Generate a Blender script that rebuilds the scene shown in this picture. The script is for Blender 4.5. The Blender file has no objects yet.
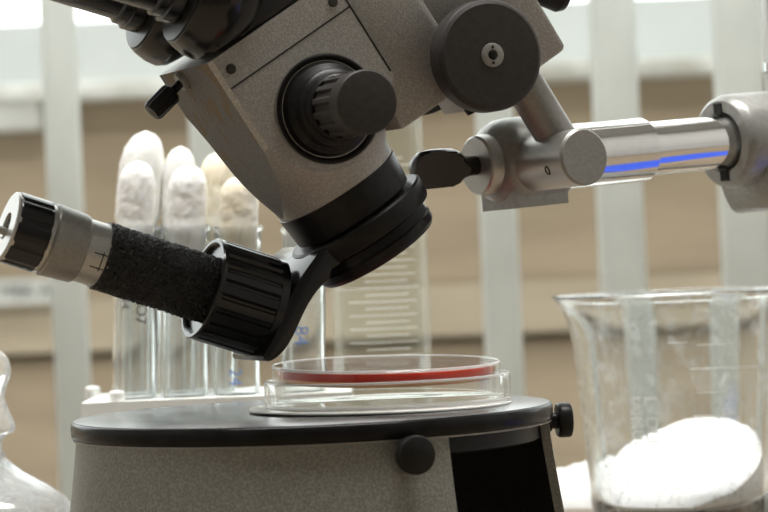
import bpy, bmesh, math, random
from mathutils import Vector, Matrix, noise as mnoise
from mathutils.geometry import delaunay_2d_cdt
random.seed(7)
S = bpy.context.scene
COL = S.collection
PI = math.pi

# ------------------------------------------------------------------ camera
F = 2700.0                                   # focal length in pixels of the 768x512 frame
RHO, PIT = math.radians(2.4), math.radians(-0.085)
CAM = Vector((0, 0, .0598))
FW = Vector((0, math.cos(PIT), math.sin(PIT)))
U0 = Vector((0, -math.sin(PIT), math.cos(PIT)))
X0 = Vector((1, 0, 0))
CR = math.cos(RHO) * X0 - math.sin(RHO) * U0
CU = math.sin(RHO) * X0 + math.cos(RHO) * U0
cd = bpy.data.cameras.new('camera')
cam = bpy.data.objects.new('camera', cd)
COL.objects.link(cam)
m3 = Matrix((CR, CU, -FW)).transposed()
cam.matrix_world = Matrix.Translation(CAM) @ m3.to_4x4()
cd.sensor_width = 36
cd.lens = F / 768 * 36
cd.clip_start = .05
cd.dof.use_dof = True
cd.dof.focus_distance = 1.03
cd.dof.aperture_fstop = 17.0
S.camera = cam

# ------------------------------------------------------------------ sky, exposure
w = bpy.data.worlds.new('sky')
S.world = w
w.use_nodes = True
bg = w.node_tree.nodes['Background']
bg.inputs[0].default_value = (.95, 1.0, .98, 1)
bg.inputs[1].default_value = 3.0
S.view_settings.view_transform = 'Standard'
S.view_settings.look = 'None'
S.view_settings.exposure = 0.0
S.view_settings.gamma = 1.0
S.view_settings.use_curve_mapping = False
S.cycles.use_denoising = True
S.cycles.max_bounces = 16
S.cycles.diffuse_bounces = 6
S.cycles.glossy_bounces = 6
S.cycles.transmission_bounces = 16
S.cycles.transparent_max_bounces = 16
S.cycles.sample_clamp_indirect = 8
S.cycles.blur_glossy = .3


# ------------------------------------------------------------------ helpers
def ray(x, y):
    return FW + CR * ((x - 384) / F) + CU * ((256 - y) / F)


def at(x, y, Y):                              # the place at depth Y that a sight line meets
    d = ray(x, y)
    return CAM + d * (Y / d.y)


def onplane(x, y, P, N):
    d = ray(x, y)
    return CAM + d * ((P - CAM).dot(N) / d.dot(N))


class MB:
    def __init__(s):
        s.v, s.f, s.m = [], [], []

    def add(s, vs, fs, mi=0):
        k = len(s.v)
        s.v += [Vector(p) for p in vs]
        s.f += [[i + k for i in f] for f in fs]
        s.m += [mi] * len(fs)
        return s

    def lathe(s, prof, O, ax, seg=96, rfun=None, closed=False, mi=0, caps=True, u=None):
        """prof: list of (radius, distance along ax); rfun(phi, k) multiplies or shifts the radius"""
        ax = Vector(ax).normalized()
        if u is None:
            u = ax.orthogonal().normalized()
        else:
            u = (u - ax * u.dot(ax)).normalized()
        v = ax.cross(u)
        vs, fs = [], []
        n = len(prof)
        for k, (r, t) in enumerate(prof):
            for i in range(seg):
                p = 2 * PI * i / seg
                rr = rfun(p, k, r, t) if rfun else r
                vs.append(O + ax * t + (u * math.cos(p) + v * math.sin(p)) * rr)
        for k in range(n if closed else n - 1):
            k2 = (k + 1) % n
            for i in range(seg):
                j = (i + 1) % seg
                fs.append([k * seg + i, k * seg + j, k2 * seg + j, k2 * seg + i])
        if not closed and caps:
            if prof[0][0] > 1e-7:
                fs.append([i for i in range(seg)][::-1])
            if prof[-1][0] > 1e-7:
                fs.append([(n - 1) * seg + i for i in range(seg)])
        return s.add(vs, fs, mi)

    def prism(s, poly, off, mi=0):
        """poly: list of 3-D points, off: extrusion vector"""
        n = len(poly)
        vs = [Vector(p) for p in poly] + [Vector(p) + off for p in poly]
        fs = [list(range(n))[::-1], list(range(n, 2 * n))]
        for i in range(n):
            j = (i + 1) % n
            fs.append([i, j, n + j, n + i])
        return s.add(vs, fs, mi)

    def box(s, c, hx, hy, hz, mi=0):
        """centre and three half-extent vectors"""
        vs = [c + hx * a + hy * b + hz * d for a in (-1, 1) for b in (-1, 1) for d in (-1, 1)]
        fs = [[0, 1, 3, 2], [4, 6, 7, 5], [0, 4, 5, 1], [2, 3, 7, 6], [0, 2, 6, 4], [1, 5, 7, 3]]
        return s.add(vs, fs, mi)

    def tube(s, pts, r, seg=16, mi=0):
        n = len(pts)
        vs, fs = [], []
        up = Vector((0, 0, 1))
        for k, p in enumerate(pts):
            t = (pts[min(k + 1, n - 1)] - pts[max(k - 1, 0)]).normalized()
            a = t.cross(up if abs(t.z) < .95 else X0).normalized()
            b = t.cross(a)
            for i in range(seg):
                q = 2 * PI * i / seg
                vs.append(p + (a * math.cos(q) + b * math.sin(q)) * r)
        for k in range(n - 1):
            for i in range(seg):
                j = (i + 1) % seg
                fs.append([k * seg + i, k * seg + j, (k + 1) * seg + j, (k + 1) * seg + i])
        fs.append(list(range(seg))[::-1])
        fs.append([(n - 1) * seg + i for i in range(seg)])
        return s.add(vs, fs, mi)

    def build(s, name, mat, parent=None, bevel=0, sharp=30, segs=2, smooth=True):
        root = parent
        off = Vector((0, 0, 0))
        while root is not None:
            off += root.location
            root = root.parent
        me = bpy.data.meshes.new(name)
        bm = bmesh.new()
        bv = [bm.verts.new(p - off) for p in s.v]
        for f, mi in zip(s.f, s.m):
            try:
                q = bm.faces.new([bv[i] for i in f])
                q.material_index = mi
            except ValueError:
                pass
        bmesh.ops.remove_doubles(bm, verts=bm.verts[:], dist=1e-7)
        bmesh.ops.recalc_face_normals(bm, faces=bm.faces[:])
        if bevel:
            es = [e for e in bm.edges if len(e.link_faces) == 2 and e.calc_face_angle(0) > math.radians(sharp)]
            bmesh.ops.bevel(bm, geom=es, offset=bevel, segments=segs, profile=.5, affect='EDGES', clamp_overlap=True)
        bm.to_mesh(me)
        bm.free()
        if smooth:
            me.shade_smooth()
            me.set_sharp_from_angle(angle=math.radians(sharp))
        for q in (mat if isinstance(mat, (list, tuple)) else [mat]):
            me.materials.append(q)
        o = bpy.data.objects.new(name, me)
        COL.objects.link(o)
        o.parent = parent
        return o


def empty(name, loc):
    o = bpy.data.objects.new(name, None)
    o.empty_display_size = .02
    COL.objects.link(o)
    o.location = loc
    return o


def tag(o, label=None, cat=None, group=None, kind=None):
    for k, v in (('label', label), ('category', cat), ('group', group), ('kind', kind)):
        if v:
            o[k] = v
    return o


def text2d(txt, size):
    """flat outline of a word as (points, faces), centred on its middle"""
    c = bpy.data.curves.new('word', 'FONT')
    c.body = txt
    c.size = size
    c.align_x = 'CENTER'
    c.align_y = 'CENTER'
    c.resolution_u = 3
    o = bpy.data.objects.new('word', c)
    COL.objects.link(o)
    dg = bpy.context.evaluated_depsgraph_get()
    me = o.evaluated_get(dg).to_mesh()
    vs = [v.co.copy() for v in me.vertices]
    fs = [list(p.vertices) for p in me.polygons]
    o.evaluated_get(dg).to_mesh_clear()
    bpy.data.objects.remove(o)
    bpy.data.curves.remove(c)
    return vs, fs


# ------------------------------------------------------------------ materials
def mat(name, col=(.5, .5, .5), rough=.5, metal=0, trans=0, ior=1.45, coat=0, sss=0, spec=None):
    m = bpy.data.materials.new(name)
    m.use_nodes = True
    b = m.node_tree.nodes['Principled BSDF']
    b.inputs['Base Color'].default_value = (*col, 1)
    b.inputs['Roughness'].default_value = rough
    b.inputs['Metallic'].default_value = metal
    b.inputs['Transmission Weight'].default_value = trans
    b.inputs['IOR'].default_value = ior
    b.inputs['Coat Weight'].default_value = coat
    if spec is not None:
        b.inputs['Specular IOR Level'].default_value = spec
    if sss:
        b.inputs['Subsurface Weight'].default_value = sss
        b.inputs['Subsurface Radius'].default_value = (.004, .004, .0035)
    return m


def N(m, kind, **kw):
    n = m.node_tree.nodes.new(kind)
    for k, v in kw.items():
        if k in n.inputs:
            n.inputs[k].default_value = v
        else:
            setattr(n, k, v)
    return n


def LK(m, a, b):
    m.node_tree.links.new(a, b)


def coords(m, scale=(1, 1, 1)):
    tc = N(m, 'ShaderNodeTexCoord')
    mp = N(m, 'ShaderNodeMapping')
    mp.inputs['Scale'].default_value = scale
    LK(m, tc.outputs['Object'], mp.inputs['Vector'])
    return mp.outputs['Vector']


def ramp(m, fac, stops):
    r = N(m, 'ShaderNodeValToRGB')
    e = r.color_ramp.elements
    while len(e) < len(stops):
        e.new(.5)
    for k, (p, c) in enumerate(stops):
        e[k].position = p
        e[k].color = (*c, 1) if len(c) == 3 else c
    LK(m, fac, r.inputs['Fac'])
    return r.outputs['Color']


def bump(m, fac, strength=.3, dist=.0005):
    b = N(m, 'ShaderNodeBump', Strength=strength, Distance=dist)
    LK(m, fac, b.inputs['Height'])
    LK(m, b.outputs['Normal'], m.node_tree.nodes['Principled BSDF'].inputs['Normal'])


def BS(m):
    return m.node_tree.nodes['Principled BSDF']


def noisy(name, c1, c2, scale, rough=.5, metal=0, bs=0, bd=.0003, detail=4, coat=0, lo=.35, hi=.65, stretch=(1, 1, 1), **kw):
    m = mat(name, c1, rough, metal, coat=coat, **kw)
    n = N(m, 'ShaderNodeTexNoise', Scale=scale, Detail=detail)
    LK(m, coords(m, stretch), n.inputs['Vector'])
    LK(m, ramp(m, n.outputs['Fac'], [(lo, c1), (hi, c2)]), BS(m).inputs['Base Color'])
    if bs:
        bump(m, n.outputs['Fac'], bs, bd)
    return m


def hammertone(name, c1, c2, scale=700):
    m = mat(name, c1, .45, .15)
    v = N(m, 'ShaderNodeTexVoronoi', Scale=scale, Randomness=1.0)
    n = N(m, 'ShaderNodeTexNoise', Scale=scale * 1.3, Detail=3)
    co = coords(m)
    LK(m, co, n.inputs['Vector'])
    LK(m, co, v.inputs['Vector'])
    mx = N(m, 'ShaderNodeMath', operation='MULTIPLY')
    LK(m, v.outputs['Distance'], mx.inputs[0])
    LK(m, n.outputs['Fac'], mx.inputs[1])
    LK(m, ramp(m, mx.outputs[0], [(.08, c1), (.42, c2)]), BS(m).inputs['Base Color'])
    bump(m, mx.outputs[0], .35, .0003)
    return m


M = {}
M['hammer'] = hammertone('grey_hammertone', (.28, .263, .242), (.385, .367, .34), 1100)
M['hammer_stage'] = hammertone('grey_green_hammertone', (.155, .152, .135), (.25, .247, .222), 1000)
# the flat front face: same paint, rubbed through in brown trails
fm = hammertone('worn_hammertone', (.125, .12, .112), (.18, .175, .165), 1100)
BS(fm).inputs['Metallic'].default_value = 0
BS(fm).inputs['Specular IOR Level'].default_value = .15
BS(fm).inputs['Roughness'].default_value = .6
FA, FN = Vector((-.491, -.199, .848)), Vector((.375, -.927, 0))   # up the face, across the face
tc = N(fm, 'ShaderNodeTexCoord')


def along(v):
    d_ = N(fm, 'ShaderNodeVectorMath', operation='DOT_PRODUCT')
    d_.inputs[1].default_value = v
    LK(fm, tc.outputs['Object'], d_.inputs[0])
    return d_.outputs['Value']


cb_ = N(fm, 'ShaderNodeCombineXYZ')
LK(fm, along(FN), cb_.inputs[0])
LK(fm, along(FA * .5), cb_.inputs[1])
fn = N(fm, 'ShaderNodeTexNoise', Scale=85, Detail=1.0, Distortion=1.4)
LK(fm, cb_.outputs[0], fn.inputs['Vector'])
mr = N(fm, 'ShaderNodeMapRange')
for k, q in (('From Min', .020), ('From Max', .034), ('To Min', 0.0), ('To Max', 1.0)):
    mr.inputs[k].default_value = q
LK(fm, along(FA), mr.inputs['Value'])
msk = ramp(fm, fn.outputs['Fac'], [(.53, (0, 0, 0)), (.57, (1, 1, 1))])
mm = N(fm, 'ShaderNodeMath', operation='MULTIPLY')
LK(fm, msk, mm.inputs[0])
LK(fm, mr.outputs['Result'], mm.inputs[1])
m8 = N(fm, 'ShaderNodeMath', operation='MULTIPLY')
m8.inputs[1].default_value = .75
LK(fm, mm.outputs[0], m8.inputs[0])
mx = N(fm, 'ShaderNodeMix', data_type='RGBA')
LK(fm, m8.outputs[0], mx.inputs['Factor'])
src = BS(fm).inputs['Base Color'].links[0].from_socket
LK(fm, src, mx.inputs['A'])
mx.inputs['B'].default_value = (.17, .115, .06, 1)
LK(fm, mx.outputs['Result'], BS(fm).inputs['Base Color'])
M['facet'] = fm
M['lit_edge'] = hammertone('lit_hammertone_edge', (.36, .345, .32), (.50, .485, .45), 1100)  # paler copy of the paint: brightness of the turned chamfer put into colour
M['black'] = noisy('black_enamel', (.008, .0078, .0075), (.014, .013, .0125), 300, .36, bs=.05, spec=.22)
M['black_matte'] = noisy('black_plastic', (.036, .033, .031), (.046, .0425, .040), 400, .5, bs=.05, spec=.22)
M['gloss_black'] = noisy('gloss_black_enamel', (.007, .007, .007), (.011, .011, .011), 120, .2, spec=.5)
M['crinkle'] = noisy('black_crinkle', (.004, .004, .004), (.014, .013, .012), 1800, .3, bs=1.0, bd=.0009, spec=.7)
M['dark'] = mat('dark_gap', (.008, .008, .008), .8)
M['alu'] = noisy('brushed_aluminium', (.40, .395, .375), (.47, .46, .435), 900, .36, .75, bs=.15, bd=.0001, stretch=(1, 1, 4))
M['alu_dull'] = noisy('dull_aluminium', (.25, .24, .225), (.29, .28, .262), 700, .42, .5, bs=.2, bd=.0002)
M['cast'] = noisy('silver_cast_paint', (.27, .27, .255), (.32, .32, .305), 350, .36, .4, bs=.3, bd=.0003)
M['chrome'] = mat('chrome', (.80, .80, .80), .03, 1)
M['satin'] = noisy('satin_chrome', (.74, .74, .74), (.78, .78, .78), 300, .07, 1)
M['stage_plate'] = noisy('black_stage_enamel', (.006, .006, .006), (.012, .012, .0125), 90, .25, bs=.03, bd=.0003, detail=8, spec=.15)
M['scuff_sheen'] = noisy('scuff_sheen_enamel', (.03, .03, .031), (.16, .16, .165), 45, .24, bs=.08, bd=.0003, detail=9, lo=.35, hi=.75)  # mottled grey: dusty scuffs, with the bright grazing reflection painted in
M['glass'] = mat('clear_glass', (.97, .99, .98), .0, 0, 1, 1.47)
M['plastic_clear'] = mat('clear_polystyrene', (.99, .985, .97), .02, 0, 1, 1.5)
M['agar'] = mat('red_agar', (.62, .028, .008), .25, 0, .15, 1.34, spec=.2)
M['agar_glow'] = mat('orange_agar_glow', (.92, .48, .22), .25, 0, .5, 1.34)  # orange glow of light through the agar, painted as a second layer


def thin_glass(name, tint, haze=0.0, hz=(.86, .89, .90), edge=.75, hscale=0, base=.03):
    """thin-walled clear material: see-through, mirror-like towards its edges, with a little haze"""
    m = mat(name, tint, .02)
    lw_ = N(m, 'ShaderNodeLayerWeight', Blend=.5)
    pw_ = N(m, 'ShaderNodeMath', operation='POWER')
    pw_.inputs[1].default_value = 3.5
    LK(m, lw_.outputs['Facing'], pw_.inputs[0])
    ml = N(m, 'ShaderNodeMath', operation='MULTIPLY_ADD')
    ml.inputs[1].default_value = edge
    ml.inputs[2].default_value = base
    LK(m, pw_.outputs[0], ml.inputs[0])
    tr = N(m, 'ShaderNodeBsdfTransparent')
    tr.inputs['Color'].default_value = (*tint, 1)
    gl = N(m, 'ShaderNodeBsdfGlossy', Roughness=.03)
    gl.inputs['Color'].default_value = (.95, .96, .96, 1)
    mx_ = N(m, 'ShaderNodeMixShader')
    LK(m, ml.outputs[0], mx_.inputs[0])
    LK(m, tr.outputs[0], mx_.inputs[1])
    LK(m, gl.outputs[0], mx_.inputs[2])
    out = mx_
    if haze:
        di, tl_ = N(m, 'ShaderNodeBsdfDiffuse'), N(m, 'ShaderNodeBsdfTranslucent')
        for q in (di, tl_):
            q.inputs['Color'].default_value = (*hz, 1)
        a = N(m, 'ShaderNodeMixShader')
        a.inputs[0].default_value = .5
        LK(m, di.outputs[0], a.inputs[1])
        LK(m, tl_.outputs[0], a.inputs[2])
        b = N(m, 'ShaderNodeMixShader')
        b.inputs[0].default_value = haze
        if hscale:
            nz_ = N(m, 'ShaderNodeTexNoise', Scale=hscale, Detail=8, Roughness=.72, Distortion=1.2)
            LK(m, coords(m, (1, 1, .7)), nz_.inputs['Vector'])
            LK(m, ramp(m, nz_.outputs['Fac'], [(.47, (haze * .25,) * 3), (.72, (haze * 5,) * 3)]), b.inputs[0])
        LK(m, mx_.outputs[0], b.inputs[1])
        LK(m, a.outputs[0], b.inputs[2])
        out = b
    LK(m, out.outputs[0], m.node_tree.nodes['Material Output'].inputs['Surface'])
    return m


M['tube_glass'] = None
M['edge_glint'] = thin_glass('polystyrene_glint', (.97, .97, .97), .40, hz=(.95, .95, .94))  # milky white stands in for light caught on the moulded edges
M['cylinder_glass'] = thin_glass('cylinder_glass', (.965, .98, .975), .003, edge=.8, base=.008)
M['dish_plastic'] = thin_glass('petri_polystyrene', (.985, .985, .98), .012, edge=.9)


def dusty_glass(name, scale, lo_, hi_, top, base=.006):
    m = mat(name, (.96, .98, .98), .0, 0, 1, 1.47)
    n_ = N(m, 'ShaderNodeTexNoise', Scale=scale, Detail=9, Roughness=.75, Distortion=1.6)
    LK(m, coords(m, (1, 1, .75)), n_.inputs['Vector'])
    fac = ramp(m, n_.outputs['Fac'], [(lo_, (base,) * 3), (hi_, (top,) * 3)])
    di, tl_ = N(m, 'ShaderNodeBsdfDiffuse'), N(m, 'ShaderNodeBsdfTranslucent')
    for q in (di, tl_):
        q.inputs['Color'].default_value = (.88, .89, .90, 1)
    a = N(m, 'ShaderNodeMixShader')
    a.inputs[0].default_value = .6
    LK(m, di.outputs[0], a.inputs[1])
    LK(m, tl_.outputs[0], a.inputs[2])
    b = N(m, 'ShaderNodeMixShader')
    LK(m, fac, b.inputs[0])
    LK(m, BS(m).outputs[0], b.inputs[1])
    LK(m, a.outputs[0], b.inputs[2])
    LK(m, b.outputs[0], m.node_tree.nodes['Material Output'].inputs['Surface'])
    return m


M['beaker_glass'] = dusty_glass('dusty_beaker_glass', 110, .52, .70, .50)
M['tube_glass'] = dusty_glass('test_tube_glass', 45, .50, .75, .30, .02)
M['bottle_glass'] = dusty_glass('clouded_bottle_glass', 40, .40, .70, .55, .18)
M['blue'] = mat('added_folder_blue', (.03, .08, .55), .4)
M['opal'] = mat('pale_opal_plate', (.88, .87, .85), .12)
M['cotton'] = noisy('white_cotton', (.93, .92, .88), (.97, .965, .94), 260, .95, bs=.5, bd=.0008, detail=8, sss=.5)
M['cotton_brown'] = noisy('yellowed_cotton', (.84, .74, .55), (.95, .93, .86), 60, .95, bs=.5, bd=.0008, detail=8, sss=.5)
M['rack'] = mat('white_plastic', (.86, .87, .84), .35, sss=.2)
wm_ = mat('white_enamel_mark', (.85, .86, .83), .6)
d1, d2, d3 = N(wm_, 'ShaderNodeBsdfDiffuse'), N(wm_, 'ShaderNodeBsdfTranslucent'), N(wm_, 'ShaderNodeAddShader')
for q in (d1, d2):
    q.inputs['Color'].default_value = (.48, .48, .47, 1)      # thin ink: half is scattered back, half goes through
LK(wm_, d1.outputs[0], d3.inputs[0])
LK(wm_, d2.outputs[0], d3.inputs[1])
LK(wm_, d3.outputs[0], wm_.node_tree.nodes['Material Output'].inputs['Surface'])
M['white_mark'] = wm_
M['dark_mark'] = mat('black_marker', (.06, .06, .08), .6)
M['blue_mark'] = mat('blue_marker', (.16, .26, .55), .6)
M['powder'] = noisy('white_powder', (.90, .90, .90), (.97, .97, .97), 900, .95, bs=.6, bd=.0006, detail=8, sss=.25)
M['cloth'] = noisy('white_cloth', (.66, .67, .67), (.84, .85, .85), 60, .9, bs=.7, bd=.004, detail=8)
M['bench'] = noisy('brown_bench_wood', (.20, .15, .10), (.26, .20, .135), 30, .45, stretch=(1, 8, 8))
M['wall'] = noisy('white_room_paint', (.54, .53, .51), (.60, .59, .57), 8, .8)
M['wall_dark'] = noisy('grey_brown_paint', (.20, .185, .165), (.24, .225, .20), 8, .8)
M['floor'] = noisy('grey_floor', (.20, .19, .17), (.26, .25, .23), 12, .6)
M['bar'] = noisy('frosted_white_bar', (.63, .65, .61), (.69, .71, .67), 20, .5, trans=.5)
M['siding'] = noisy('tan_siding', (.285, .222, .15), (.345, .272, .187), 5, .75, bs=.2, bd=.004, stretch=(1, 1, 6), detail=6)
M['siding_light'] = noisy('pale_tan_siding', (.34, .28, .20), (.38, .315, .228), 5, .75, bs=.2, bd=.004, stretch=(1, 1, 6))
M['out_white'] = noisy('weathered_white_paint', (.51, .54, .53), (.57, .59, .58), 6, .8, detail=6)
M['ledge'] = noisy('pale_stone_ledge', (.42, .41, .36), (.66, .66, .62), 14, .85, detail=6)
M['ground'] = noisy('pale_paving', (.40, .39, .37), (.50, .49, .46), 3, .9)
M['pale_box'] = noisy('pale_grey_paint', (.46, .46, .42), (.54, .54, .50), 9, .8)

# ------------------------------------------------------------------ the room
EX, EY, EZ = Vector((1, 0, 0)), Vector((0, 1, 0)), Vector((0, 0, 1))
TABLE = -.0735
FLOOR, CEIL = TABLE - .78, 1.85
XL, XR, YB, YW = -1.7, 1.7, -1.6, 2.03
WX0, WX1, WZ0, WZ1 = -1.35, 1.35, -.32, 1.55     # the window opening


def slab(name, x0, x1, y0, y1, z0, z1, m, parent=None):
    return MB().box(Vector(((x0 + x1) / 2, (y0 + y1) / 2, (z0 + z1) / 2)), EX * (x1 - x0) / 2, EY * (y1 - y0) / 2, EZ * (z1 - z0) / 2).build(name, m, parent, smooth=False)


def st(o, label=None):
    o['kind'] = 'structure'
    if label:
        o['label'] = label
    return o


st(slab('floor', XL, XR, YB, YW + .15, FLOOR - .05, FLOOR, M['floor']), 'grey floor of the laboratory room')
st(slab('ceiling', XL, XR, YB, YW + .15, CEIL, CEIL + .05, M['wall']), 'white ceiling of the laboratory room')
st(slab('wall_left', XL - .1, XL, YB, YW + .15, FLOOR, CEIL, M['wall']), 'white side wall left of the bench')
st(slab('wall_right', XR, XR + .1, YB, YW + .15, FLOOR, CEIL, M['wall']), 'white side wall right of the bench')
st(slab('wall_back', XL, XR, YB - .1, YB, FLOOR, CEIL, M['wall_dark']), 'grey-brown wall opposite the window')
wf = MB()
for x0, x1, z0, z1 in ((XL, WX0, FLOOR, CEIL), (WX1, XR, FLOOR, CEIL), (WX0, WX1, FLOOR, WZ0), (WX0, WX1, WZ1, CEIL)):
    wf.box(Vector(((x0 + x1) / 2, YW + .075, (z0 + z1) / 2)), EX * (x1 - x0) / 2, EY * .075, EZ * (z1 - z0) / 2)
st(wf.build('wall_front', M['wall'], smooth=False), 'white wall around the barred window')

# the window with its upright bars
win = empty('window_1', Vector((0, YW, WZ0)))
st(win, 'tall window with frosted white upright bars')
fr = MB()
for x0, x1, z0, z1 in ((WX0, WX0 + .04, WZ0, WZ1), (WX1 - .04, WX1, WZ0, WZ1), (WX0, WX1, WZ0, WZ0 + .04), (WX0, WX1, WZ1 - .04, WZ1)):
    fr.box(Vector(((x0 + x1) / 2, YW + .02, (z0 + z1) / 2)), EX * (x1 - x0) / 2, EY * .02, EZ * (z1 - z0) / 2)
fr.build('window_frame', M['bar'], win, smooth=False)
for px, wd in ((-176, 36), (-54, 36), (68, 36), (212, 36), (500, 38), (622, 47), (746, 50), (868, 48), (990, 46), (1112, 46)):
    c = at(px, 256, YW - .02)
    hw = wd * (YW - .02) / F / 2
    prof = []
    for k in range(20):
        a = 2 * PI * k / 20
        sg = lambda q: math.copysign(abs(q) ** .6, q)
        prof.append(Vector((c.x + hw * sg(math.cos(a)), c.y + hw * .55 * sg(math.sin(a)), WZ0 + .04)))
    MB().prism(prof, EZ * (WZ1 - WZ0 - .08)).build('window_bar', M['bar'], win, sharp=50)

# added lamp out of view that brightens the bench from the ceiling
M['fill_glow'] = mat('fill_diffuser', (.9, .9, .9), .5)
BS(M['fill_glow']).inputs['Emission Color'].default_value = (1, .985, .95, 1)
BS(M['fill_glow']).inputs['Emission Strength'].default_value = 38
for k, (lx, ly, lb) in enumerate(((0, .95, 'added unseen fill lamp at the ceiling above the bench'),)):
    cl_ = empty('fill_lamp', Vector((lx, ly, CEIL - .06)))
    tag(cl_, lb, 'ceiling lamp', 'added fill lamps')
    slab('fill_lamp_housing', lx - .75, lx + .75, ly - .2, ly + .2, CEIL - .05, CEIL, M['wall'], cl_)
    slab('fill_panel', lx - .72, lx + .72, ly - .17, ly + .17, CEIL - .062, CEIL - .0505, M['fill_glow'], cl_)

# ------------------------------------------------------------------ outside
YO = 3.25
zo = lambda y: at(384, y, YO).z
gr = st(slab('ground_outside', -14, 14, YW + .16, 30, FLOOR - .25, FLOOR - .2, M['ground']), 'pale ground outside the window')
wo = st(slab('wall_outside', -6, 6, YO + .03, YO + .16, FLOOR - .2, zo(89), M['siding']), 'tan boarded wall seen through the window')


def board(y0, y1, yl, yu, m, name='siding_board'):
    """one horizontal board between two heights, leaning out at its lower edge"""
    z0, z1 = zo(y1), zo(y0)
    p = [Vector((-6, YO + .03, z0)), Vector((-6, yl, z0)), Vector((-6, yl + .0005, z0 + .003)), Vector((-6, yu, z1)), Vector((-6, YO + .03, z1))]
    MB().prism(p, EX * 12).build(name, m, wo, smooth=False)


board(89, 285, YO - .006, YO + .004, M['siding'])
board(286, 338, YO - .022, YO - .012, M['siding_light'])
board(346, 530, YO - .012, YO + .004, M['siding'])
board(534, 720, YO - .012, YO + .004, M['siding'])
board(724, 910, YO - .012, YO + .004, M['siding'])
lg = MB().box(Vector((0, YO + .02, (zo(89) + zo(72)) / 2)), EX * 6, EY * .08, EZ * (zo(72) - zo(89)) / 2)
lg.build('stone_ledge', M['ledge'], wo, bevel=.004, smooth=False)
wu = st(slab('wall_outside_upper', -6, 6, YO + .05, YO + .16, zo(72), zo(5), M['out_white']), 'white painted parapet above the tan boards outside')
pa, pb = at(-40, 92, YO - .03), at(43, 135, YO - .03)
pbx = MB().box(Vector(((pa.x + pb.x) / 2, YO - .03, (zo(117) + zo(77)) / 2)), EX * (pb.x - pa.x) / 2, EY * .022, EZ * (zo(77) - zo(117)) / 2).build('wall_box', M['pale_box'], bevel=.004)
tag(pbx, 'pale grey box fixed under the ledge outside, left of the leftmost bar', 'box')
# the strip sign at the left
sa, sb = at(-60, 272, YO - .03), at(56, 304, YO - .03)
ZS = (at(10, 279, YO - .03).z + at(10, 305, YO - .03).z) / 2
sg_root = empty('strip_sign', Vector(((sa.x + sb.x) / 2, YO - .034, ZS)))
tag(sg_root, 'pale strip with blurred dark letters on the tan wall at far left', 'sign')
MB().box(Vector(((sa.x + sb.x) / 2, YO - .03, ZS)), EX * (sb.x - sa.x) / 2, EY * .004, EZ * .0155).build('sign_board', M['pale_box'], sg_root, smooth=False)
tv, tf = text2d('MEK A', .021)
tx = MB().add([Vector((at(26, 292, YO - .035).x + v.x, YO - .0352, ZS + v.y)) for v in tv], tf)
o = tx.build('lettering', M['dark_mark'], sg_root, smooth=False)

# ------------------------------------------------------------------ the bench
bn = empty('laboratory_bench', Vector((0, 1.0, FLOOR)))
tag(bn, 'brown wooden laboratory bench carrying the microscope and glassware', 'bench')
MB().box(Vector((0, .99, TABLE - .015)), EX * 1.1, EY * .46, EZ * .015).build('bench_top', M['bench'], bn, bevel=.003)
for sx in (-1, 1):
    for yy in (.6, 1.38):
        MB().box(Vector((sx * 1.03, yy, (FLOOR + TABLE - .03) / 2)), EX * .025, EY * .025, EZ * (TABLE - .03 - FLOOR) / 2).build('leg', M['bench'], bn, bevel=.002)

# ------------------------------------------------------------------ the stage
SC = Vector((-.0302, 1.040, 0))
stg = empty('microscope_stage', Vector((SC.x, SC.y, TABLE)))
tag(stg, 'round grey hammertone microscope stage base with black enamelled top plate', 'microscope stage')


def cyl(c, ph, r, z):                        # point on a drum, ph from the front towards the right
    return Vector((c.x + r * math.sin(ph), c.y - r * math.cos(ph), z))


def rb(z):                                   # drum radius flares towards the table
    t = min(1, max(0, (-.0065 - z) / .067))
    return .0907 + .0095 * t ** 1.15


zs = [-.0066 - .067 * k / 14 for k in range(15)]
OP0, OP1 = math.radians(33.8), math.radians(84)
drum = MB()
vs, fs = [], []
nph = 150
phs = [OP1 + (2 * PI - (OP1 - OP0)) * i / nph for i in range(nph + 1)]
for side, th in ((0, 0), (1, .0035)):
    for z in zs:
        for k, p in enumerate(phs):
            sl = (z + .0066) * .10 if k == nph else 0     # the left jamb of the opening slopes
            vs.append(cyl(SC, p - sl * 1.2, rb(z) - th, z))
nz, np_ = len(zs), nph + 1
idx = lambda s, k, i: s * nz * np_ + k * np_ + i
for k in range(nz - 1):
    for i in range(nph):
        fs.append([idx(0, k, i), idx(0, k, i + 1), idx(0, k + 1, i + 1), idx(0, k + 1, i)])
        fs.append([idx(1, k, i), idx(1, k + 1, i), idx(1, k + 1, i + 1), idx(1, k, i + 1)])
    for i in (0, nph):
        fs.append([idx(0, k, i), idx(0, k + 1, i), idx(1, k + 1, i), idx(1, k, i)])
for k in (0, nz - 1):
    for i in range(nph):
        fs.append([idx(0, k, i), idx(1, k, i), idx(1, k, i + 1), idx(0, k, i + 1)])
drum.add(vs, fs)
drum.build('drum_body', M['hammer_stage'], stg, sharp=40)
MB().lathe([(.0, -.0735), (.0955, -.0735), (.0955, -.0705), (0, -.0705)], Vector((SC.x, SC.y, 0)), EZ, 96).build('drum_floor', M['black_matte'], stg)
MB().lathe([(.0, -.0066), (.0868, -.0066), (.0872, -.0133), (.0858, -.0141), (0, -.0141)], Vector((SC.x, SC.y, 0)), EZ, 160).build('under_ring', M['black'], stg)
pp = [(0, 0), (.0910, 0), (.0920, -.0003), (.0925, -.0010), (.0926, -.003), (.0925, -.0055), (.0921, -.0063), (.0915, -.0066), (0, -.0066)]
MB().lathe(pp, Vector((SC.x, SC.y, 0)), EZ, 192).build('top_plate', M['stage_plate'], stg, sharp=40)
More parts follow.
